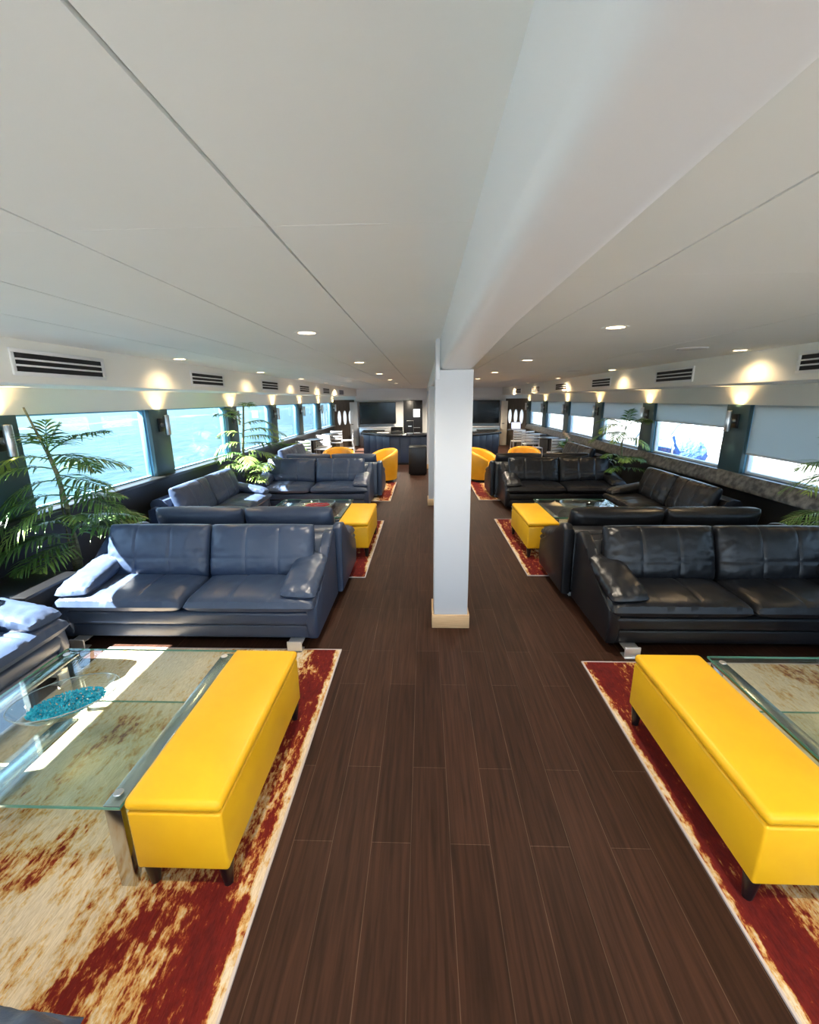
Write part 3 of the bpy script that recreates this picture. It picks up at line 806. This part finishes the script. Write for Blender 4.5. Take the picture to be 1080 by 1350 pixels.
# ------------------------------------------------------------------ far end: bar, walls, screens
yw = Y1
struct(B().box(XL, XR, yw, yw + .1, 0, ZC + .02).done('wall_far', white, smooth=0))
struct(B().box(XL + .7, XR - .7, yw - .25, yw - .001, 1.77, ZC + .02).done('trim_header', white, smooth=0))
# angled wood walls with oval portholes, left and right
portm = mat('daylight porthole', (.8, .85, .9), .3, emis=(.82, .92, 1), estr=.55)
for sgn, X, nm in ((-1, XL, 'left'), (1, XR, 'right')):
    a = Vector((X, 16.82, 0)); b_ = Vector((X - sgn * .62, yw - .02, 0)); dv = b_ - a; ln = dv.length
    rz = math.degrees(math.atan2(dv.y, dv.x))
    o = B().box(0, ln, -.02, .02, 0, 1.79).done('wall_end_%s' % nm, darkwood, smooth=0); o.location = a; o.rotation_euler = (0, 0, R(rz)); struct(o)
    for k in range(3):
        t = thing('window_%d' % (41 + k + (10 if sgn > 0 else 0)), a + dv * (.22 + .27 * k) + Vector((0, 0, 1.12)), rz); struct(t)
        yy = -.022 if sgn < 0 else .022
        if sgn < 0: yy = -.022
        pts = [(.09 * math.cos(q), .26 * math.sin(q)) for q in [2 * PI * j / 32 for j in range(32)]]
        B().prism(pts, yy - .006, yy + .006, 'y').done('pane', portm, t, smooth=0)
        B().tube([(x * 1.06, yy, z * 1.03) for x, z in pts + pts[:1]], .012, 6, cap=False).done('ring', steel, t)
# end doors
for n, x0, x1, m, nm in ((1, -2.92, -2.60, white, 'left'), (2, 3.0, 3.26, creamdoor, 'right')):
    t = thing('door_%d' % n, ((x0 + x1) / 2, yw - .27, 0)); struct(t); w = (x1 - x0) / 2
    B().box(-w, w, 0, .04, 0, 1.70, bev=.004).done('door_leaf', m, t)
    B().tube([(-w + .06, -.01, .85), (-w + .06, -.05, .85), (-w + .14, -.05, .85)], .01, 8).done('handle', black, t)
def tv(x0, x1, z0, z1, label, y):
    t = thing('television', ((x0 + x1) / 2, y, (z0 + z1) / 2)); tag(t, label, 'television', 'wall televisions')
    w, h = (x1 - x0) / 2, (z1 - z0) / 2
    B().box(-w, w, 0, .06, -h, h, bev=.006).done('housing', blackmatte, t)
    B().box(-w + .015, w - .015, -.003, .002, -h + .02, h - .015).done('screen', screenoff, t, smooth=0)
    B().box(-.2, .2, .06, yw - .002 - y, -.15, .15).done('wall_mount', blackmatte, t)
tv(-2.52, -1.10, .86, 1.69, 'black wall television on the far wall left of the dark doorway', yw - .32)
tv(1.45, 2.93, .86, 1.73, 'black wall television on the far wall right of the columns', yw - .32)
# pantry doorway: black slab stands for its darkness, glowing pane for its window
t = thing('pantry_doorway', (-.43, yw - .30, 0)); tag(t, 'dark pantry doorway, a black slab with a small lit pane on the far wall', 'doorway')
B().box(-.37, .37, 0, .29, 0, 1.755, bev=.005).done('front', black, t)
B().box(.02, .27, -.012, .0, 1.12, 1.42, bev=.02, seg=3).done('lit_pane', mat('lit pane', (.9, .95, 1), .4, emis=(.95, .98, 1), estr=1.6), t)
B().box(-.04, -.02, -.02, 0, .45, .95).done('rail', steel, t)
for z in (.50, .70): B().box(.0, .28, -.015, 0, z, z + .02).done('shelf_edge', steel, t)
# back counter and fridge below the left screen
t = thing('back_counter', (-1.8, yw - .60, 0)); tag(t, 'low stainless counter under the left television behind the bar', 'counter')
B().box(-.72, .72, .0, .55, 0, .72, bev=.004).done('cabinet', steel, t)
B().box(-.74, .74, -.02, .56, .72, .75, bev=.004).done('worktop', alu, t)
for x in (-.36, .36): B().tube([(x - .2, -.03, .6), (x + .2, -.03, .6)], .012, 8).done('handle', chrome, t)
t = thing('back_counter', (2.2, yw - .60, 0)); tag(t, 'low pale blue counter under the right television behind the bar', 'counter')
B().box(-.72, .72, .0, .55, 0, .72, bev=.004).done('cabinet', mat('pale blue laminate', (.20, .28, .36), .4), t)
B().box(-.74, .74, -.02, .56, .72, .75, bev=.004).done('worktop', alu, t)
for x in (-.36, .36): B().tube([(x - .2, -.03, .6), (x + .2, -.03, .6)], .012, 8).done('handle', chrome, t)

# the bar: faceted island with vertical boards and a granite top
bar = thing('bar_counter', (.2, 12.3, 0)); tag(bar, 'faceted navy bar counter with a black stone top behind the columns', 'bar counter')
outer = [(-2.05, 1.9), (-1.98, .75), (-1.15, 0), (1.15, 0), (1.98, .75), (2.05, 1.9)]
inner = [(-1.45, 1.9), (-1.40, 1.0), (-.9, .58), (.9, .58), (1.40, 1.0), (1.45, 1.9)]
ZB = .80
bb = B().prism(outer + inner[::-1], .0, ZB, 'z'); bb.done('carcass', blackmatte, bar, smooth=0)
for (p, q) in zip(outer, outer[1:]):
    p, q = Vector((*p, 0)), Vector((*q, 0)); dv = q - p; nb = max(3, int(dv.length / .26)); w = dv.length / nb
    rz = math.atan2(dv.y, dv.x)
    for k in range(nb):
        o = B().box(.004, w - .004, -.02, -.001, .06, ZB - .01, bev=.004).done('board', navyp, bar)
        o.location = p + dv.normalized() * w * k; o.rotation_euler = (0, 0, rz)
gro = [(x * 1.05, y - .10 if y < .5 else y) for x, y in outer]
B().prism(gro + inner[::-1], ZB, ZB + .05, 'z', bev=.008).done('stone_top', stonetop, bar)
def dome_box(name, x, y, z, w, dd, h, m, label, cat):
    t = thing(name, (x, y, z)); tag(t, label, cat); return t
t = dome_box('cash_register', -.78, 12.75, ZB + .05, 0, 0, 0, None, 'black till standing on the bar top, left of the columns', 'till')
B().box(-.17, .17, -.14, .14, 0, .07, bev=.008).done('drawer', blackmatte, t)
B().hexa([(-.17, -.10, .07), (.17, -.10, .07), (.17, .12, .07), (-.17, .12, .07), (-.17, .0, .17), (.17, .0, .17), (.17, .12, .17), (-.17, .12, .17)], bev=.006).done('display', screenoff, t)
t = dome_box('coffee_machine', -.40, 12.75, ZB + .05, 0, 0, 0, None, 'tall black drinks machine on the bar top beside the till', 'machine')
B().box(-.1, .1, -.12, .14, 0, .35, bev=.01).done('housing', black, t)
B().box(-.05, .05, -.128, -.119, .19, .215).done('badge', alu, t)
B().box(-.09, .09, -.2, -.12, 0, .02, bev=.004).done('drip_tray', steel, t)
t = dome_box('glare_sheets', -1.20, 12.9, ZB + .05, 0, 0, 0, None, 'white sheets standing for sunlit glare on the bar top left of the till', 'glare')  # white sheets added as the sun glare on the counter top
for k in range(3):
    o = B().box(-.16, .16, -.11, .11, .004 * k, .004 * k + .0035).done('sheet', labelm, t, smooth=0); o.rotation_euler = (0, 0, R(12 * k - 10))
t = thing('podium_cabinet', (-.13, 10.68, 0)); tag(t, 'low black cabinet standing in the aisle in front of the bar', 'cabinet')
B().box(-.24, .20, -.2, .2, .03, .70, bev=.03, seg=3).done('body', black, t)
B().box(-.2, .16, -.16, .16, 0, .03).done('plinth', blackmatte, t)
B().box(-.02, -.015, -.204, -.19, .08, .62).done('door_gap', blackmatte, t)

# bar tables and silver slat chairs
def bar_chair():
    t = thing('bar_chair')      # faces +Y
    hs, hb, w, dd = .42, .80, .20, .20
    B().box(-w, w, -dd, dd, hs - .025, hs, bev=.01).done('seat', alu, t)
    b = B()
    for z in (hs + .09, hs + .17, hs + .25, hs + .33):
        b.box(-w + .012, w - .012, -dd - .012, -dd + .006, z - .032, z + .032, bev=.004)
    b.done('backrest', alu, t)
    for s in (-1, 1):
        b = B().tube([(s * (w - .01), -dd - .06, 0), (s * (w - .01), -dd - .005, hs), (s * (w - .01), -dd - .005, hb - .01)], .013, 8); b.done('rear_leg', alu, t)
        B().tube([(s * (w - .005), dd + .04, 0), (s * (w - .01), dd - .02, hs - .02)], .013, 8).done('front_leg', alu, t)
    b = B()
    for s in (-1, 1): b.tube([(s * (w - .008), -dd - .04, .15), (s * (w - .008), dd + .025, .15)], .009, 6)
    b.tube([(-w, dd + .025, .15), (w, dd + .025, .15)], .009, 6)
    b.done('footrest', alu, t)
    return t
def bar_table():
    t = thing('bar_table')
    B().lathe([(0, .72), (.30, .72), (.31, .735), (.30, .75), (0, .75)], 32).done('table_top', black, t)
    B().tube([(0, 0, .02), (0, 0, .72)], .03, 12).done('pedestal', black, t)
    B().lathe([(0, 0), (.22, 0), (.21, .015), (.05, .03), (0, .03)], 28).done('foot', black, t)
    return t
ch = bar_chair(); bt = bar_table(); fc = ft = True
for (x, y, lab) in ((-3.08, 12.05, 'round black bar table by the left windows, nearest'), (-3.02, 13.95, 'round black bar table by the left windows, farther one'),
                    (3.42, 12.2, 'round black bar table by the right windows beside the flowering plant'), (3.42, 13.42, 'round black bar table by the right windows, middle one'), (3.2, 15.45, 'round black bar table on the right carrying the open laptop')):
    t = bt if ft else copy_tree(bt); ft = False; t.location = (x, y, 0); tag(t, lab, 'table', 'round bar tables')
for (x, y, rz, lab) in ((-3.10, 11.40, 0, 'silver slatted bar chair nearest the camera on the left, beside the small plant'), (-2.98, 12.68, 170, 'second silver slatted bar chair on the left, across the nearest bar table'),
                        (-3.04, 13.30, 0, 'third silver slatted bar chair on the left, before the farther bar table'), (-2.95, 14.6, 180, 'fourth silver slatted bar chair on the left, behind the farther bar table'), (-2.72, 15.5, 95, 'silver slatted bar chair farthest along the left windows, turned sideways'),
                        (3.46, 11.55, 0, 'silver slatted bar chair on the right, nearest the flowering plant'), (3.20, 12.85, 180, 'second silver slatted bar chair on the right from the flowering plant'),
                        (3.32, 14.0, 180, 'third silver slatted bar chair on the right from the flowering plant'), (3.14, 14.84, 0, 'silver slatted bar chair on the right in front of the laptop table')):
    t = ch if fc else copy_tree(ch); fc = False; t.location = (x, y, 0); t.rotation_euler = (0, 0, R(rz)); tag(t, lab, 'chair', 'silver bar chairs')
t = thing('laptop', (3.2, 15.4, .75)); tag(t, 'open laptop with a pale blue screen on the far right bar table', 'laptop')
B().box(-.17, .17, -.12, .12, 0, .018, bev=.003).done('keyboard_base', steel, t)
lid = B().box(-.17, .17, 0, .012, 0, .24, bev=.003).done('lid', blackmatte, t); lid.location = (0, .12, .015); lid.rotation_euler = (R(-12), 0, 0)
B().box(-.155, .155, -.003, .0, .015, .225).done('screen', mat('laptop screen', (.1, .1, .1), .3, emis=(.62, .70, 1), estr=1.0), lid, smooth=0)

# paper signs standing by the aisle ends of the two near sofas
for x, y, lab in ((-.975, 2.86, 'small white sign leaning on the near left sofa by the bench'), (1.40, 2.80, 'small white sign leaning on the near right sofa by the bench')):
    pass

# ------------------------------------------------------------------ outside: sea on the left, quay on the right
def sea_mat():
    m = mat('sea water', (.10, .42, .50), .35, spec=.06)
    tc = N(m, 'ShaderNodeTexCoord'); mp = N(m, 'ShaderNodeMapping'); mp.inputs['Scale'].default_value = (1, .45, 1)
    L(m, tc.outputs['Object'], mp.inputs['Vector'])
    n1 = N(m, 'ShaderNodeTexNoise'); n1.inputs['Scale'].default_value = 1.1; n1.inputs['Detail'].default_value = 6; n1.inputs['Roughness'].default_value = .6
    L(m, mp.outputs['Vector'], n1.inputs['Vector'])
    bp = N(m, 'ShaderNodeBump'); bp.inputs['Strength'].default_value = .5; bp.inputs['Distance'].default_value = .25
    L(m, n1.outputs['Fac'], bp.inputs['Height']); L(m, bp.outputs['Normal'], bsdf(m).inputs['Normal'])
    # foam streak of a distant wake, parallel to the hull
    sp = N(m, 'ShaderNodeSeparateXYZ'); L(m, tc.outputs['Object'], sp.inputs['Vector'])
    n2 = N(m, 'ShaderNodeTexNoise'); n2.inputs['Scale'].default_value = .05; n2.inputs['Detail'].default_value = 5; L(m, tc.outputs['Object'], n2.inputs['Vector'])
    a = N(m, 'ShaderNodeMath', operation='MULTIPLY_ADD'); a.inputs[1].default_value = 26; L(m, n2.outputs['Fac'], a.inputs[0]); L(m, sp.outputs['X'], a.inputs[2])
    r = N(m, 'ShaderNodeMapRange'); r.inputs['From Min'].default_value = -66; r.inputs['From Max'].default_value = -40
    L(m, a.outputs[0], r.inputs['Value'])
    cr = N(m, 'ShaderNodeValToRGB'); e = cr.color_ramp.elements
    e[0].position = 0; e[0].color = (.0095, .030, .038, 1); e[1].position = 1; e[1].color = (.009, .029, .038, 1)
    for p, c in ((.42, (.010, .031, .038)), (.5, (.055, .06, .06)), (.56, (.045, .055, .06)), (.64, (.0095, .030, .038))):
        q = cr.color_ramp.elements.new(p); q.color = (*c, 1)
    L(m, r.outputs['Result'], cr.inputs['Fac'])
    n3 = N(m, 'ShaderNodeValToRGB'); n3.color_ramp.elements[0].position = .42; n3.color_ramp.elements[0].color = (.50, .62, .70, 1); n3.color_ramp.elements[1].position = .62; n3.color_ramp.elements[1].color = (1.9, 1.55, 1.45, 1)
    L(m, n1.outputs['Fac'], n3.inputs['Fac'])
    mx = N(m, 'ShaderNodeMix', data_type='RGBA', blend_type='MULTIPLY'); mx.inputs['Factor'].default_value = .8
    L(m, cr.outputs['Color'], mx.inputs['A']); L(m, n3.outputs['Color'], mx.inputs['B']); L(m, mx.outputs['Result'], bsdf(m).inputs['Base Color'])
    return m
sea = B().box(-900, XL - .8, -300, 900, -2.7, -2.2).done('sea', sea_mat(), smooth=0); tag(sea, 'bright turquoise sea seen through the left windows', 'sea', kind='stuff')
quaym = vary(mat('pale concrete quay', rough=.8), (.09, .093, .093), (.13, .13, .127), .8, 5)
quay = B().box(XR + .9, 60, -30, 120, -1.2, -.1).done('quay', quaym, smooth=0); struct(quay)
# hull side below the windows and unseen aft deck, added to bounce daylight onto the ceiling
struct(B().box(XL - 1.2, XR + 1.2, -12, Y0, -.1, 0).done('deck', mat('pale bounce deck', (.36, .355, .34), .7), smooth=0)) 
boatw = mat('white gelcoat', (.40, .42, .44), .2)
tarp = bump(mat('blue tarpaulin', (.05, .12, .34), .6), 12, .8, .05)
def boat(x, y, ln, label):
    t = thing('moored_boat', (x, y, -.6), 90); tag(t, label, 'boat', 'moored boats on the right')
    secs = [(-ln / 2, .9, .75), (-ln / 4, 1.15, .8), (ln / 8, 1.1, .9), (ln / 3, .7, 1.05), (ln / 2, .05, 1.25)]
    b = B(); rings = []
    for px, hw, z in secs:
        rings.append([b.bm.verts.new(v) for v in ((px, -hw, z), (px, -hw * .8, .3), (px, 0, .0), (px, hw * .8, .3), (px, hw, z))])
    for r0, r1 in zip(rings, rings[1:]):
        for k in range(5):
            b.bm.faces.new((r0[k], r0[(k + 1) % 5], r1[(k + 1) % 5], r1[k]))
    b.bm.faces.new(rings[0]); b.bm.faces.new(rings[-1])
    b.done('hull', boatw, t)
    B().hexa([(-ln * .2, -.75, .82), (ln * .18, -.7, .9), (ln * .18, .7, .9), (-ln * .2, .75, .82), (-ln * .17, -.6, 1.6), (ln * .08, -.55, 1.6), (ln * .08, .55, 1.6), (-ln * .17, .6, 1.6)], bev=.05).done('cabin', boatw, t)
    for s in (-1, 1):
        B().box(-ln * .13, ln * .06, s * .69 - .01, s * .69 + .01, 1.15, 1.42).done('cabin_window', mat('tinted glass', (.25, .33, .42), .1), t)
    B().tube([(-ln * .02, 0, 1.55), (-ln * .02, 0, 5.5)], .05, 8).done('mast', alu, t)
    b = B()
    for s in (-1, 1):
        b.tube([(-ln * .45, s * .85, 1.35), (0, s * 1.05, 1.42), (ln * .33, s * .62, 1.65), (ln * .47, 0, 1.8)], .015, 6)
        for px, hw, z in secs[:4]: b.tube([(px, s * hw * .93, z), (px, s * hw * .93, z + .58)], .012, 6)
    b.done('guard_rail', alu, t)
boat(10.6, 6.4, 7, 'white moored boat beyond the nearest right window')
boat(11.5, 15.5, 8, 'white moored boat beyond the second right window')
boat(12.5, 25, 8, 'white moored boat beyond the farther right windows')
# porter's cart with an arched rail and blue bundles on the quay
t = thing('porter_cart', (5.9, 10.7, -.1)); tag(t, 'arched tube porter cart with dark blue bundles on the quay', 'cart')
B().box(-.5, .5, -.9, .9, .2, .27, bev=.02).done('platform', alu, t)
b = B()
for s in (-1, 1):
    b.tube([(s * .42, -.85, .25), (s * .42, -.85, .9), (s * .40, -.5, 1.22), (s * .36, 0, 1.36), (s * .40, .5, 1.22), (s * .42, .85, .9), (s * .42, .85, .25)], .028, 8)
b.tube([(-.36, 0, 1.36), (.36, 0, 1.36)], .025, 8)
b.done('arched_rail', steel, t)
for k, (y, w, h) in enumerate(((-.45, .8, .8), (.35, .85, .65))):
    B().cushion(w, .8, h, T(0, y, .27 + h * .46), px=4, py=4, q=.4, nx=16, ny=16, wr=.05, seam=0, seed=k).done('bundle', tarp, t)
for sx in (-1, 1):
    for sy in (-1, 1):
        w_ = B().tube([(sx * .42 - .03, sy * .7, .1), (sx * .42 + .03, sy * .7, .1)], .1, 16); w_.done('wheel', blackmatte, t)

# ------------------------------------------------------------------ daylight
sun = bpy.data.lights.new('sun', 'SUN'); sun.energy = SUN; sun.angle = R(.55); sun.color = (1, .97, .92)
so = bpy.data.objects.new('sun', sun); COL.objects.link(so)
so.rotation_euler = Vector((.95, .20, -1)).to_track_quat('-Z', 'Y').to_euler()
w = bpy.data.worlds.new('sky'); SC.world = w; w.use_nodes = True; nt = w.node_tree
bg = nt.nodes['Background']
tcw = nt.nodes.new('ShaderNodeTexCoord'); sepw = nt.nodes.new('ShaderNodeSeparateXYZ'); nt.links.new(tcw.outputs['Generated'], sepw.inputs[0])
rw = nt.nodes.new('ShaderNodeValToRGB'); nt.links.new(sepw.outputs['Z'], rw.inputs['Fac'])
rw.color_ramp.elements[0].position = 0; rw.color_ramp.elements[0].color = (.60, .80, 1, 1)
rw.color_ramp.elements[1].position = .7; rw.color_ramp.elements[1].color = (.30, .55, .95, 1)
nt.links.new(rw.outputs['Color'], bg.inputs['Color']); bg.inputs['Strength'].default_value = SKY

SC.view_settings.view_transform = 'Standard'; SC.view_settings.look = 'None'; SC.view_settings.gamma = 1
SC.view_settings.use_curve_mapping = False; SC.view_settings.exposure = EXPO
SC.cycles.use_denoising = True
SC.cycles.max_bounces = 10; SC.cycles.diffuse_bounces = 5; SC.cycles.glossy_bounces = 4; SC.cycles.transparent_max_bounces = 16
SC.cycles.sample_clamp_indirect = 6
SC.cycles.caustics_reflective = False; SC.cycles.caustics_refractive = False
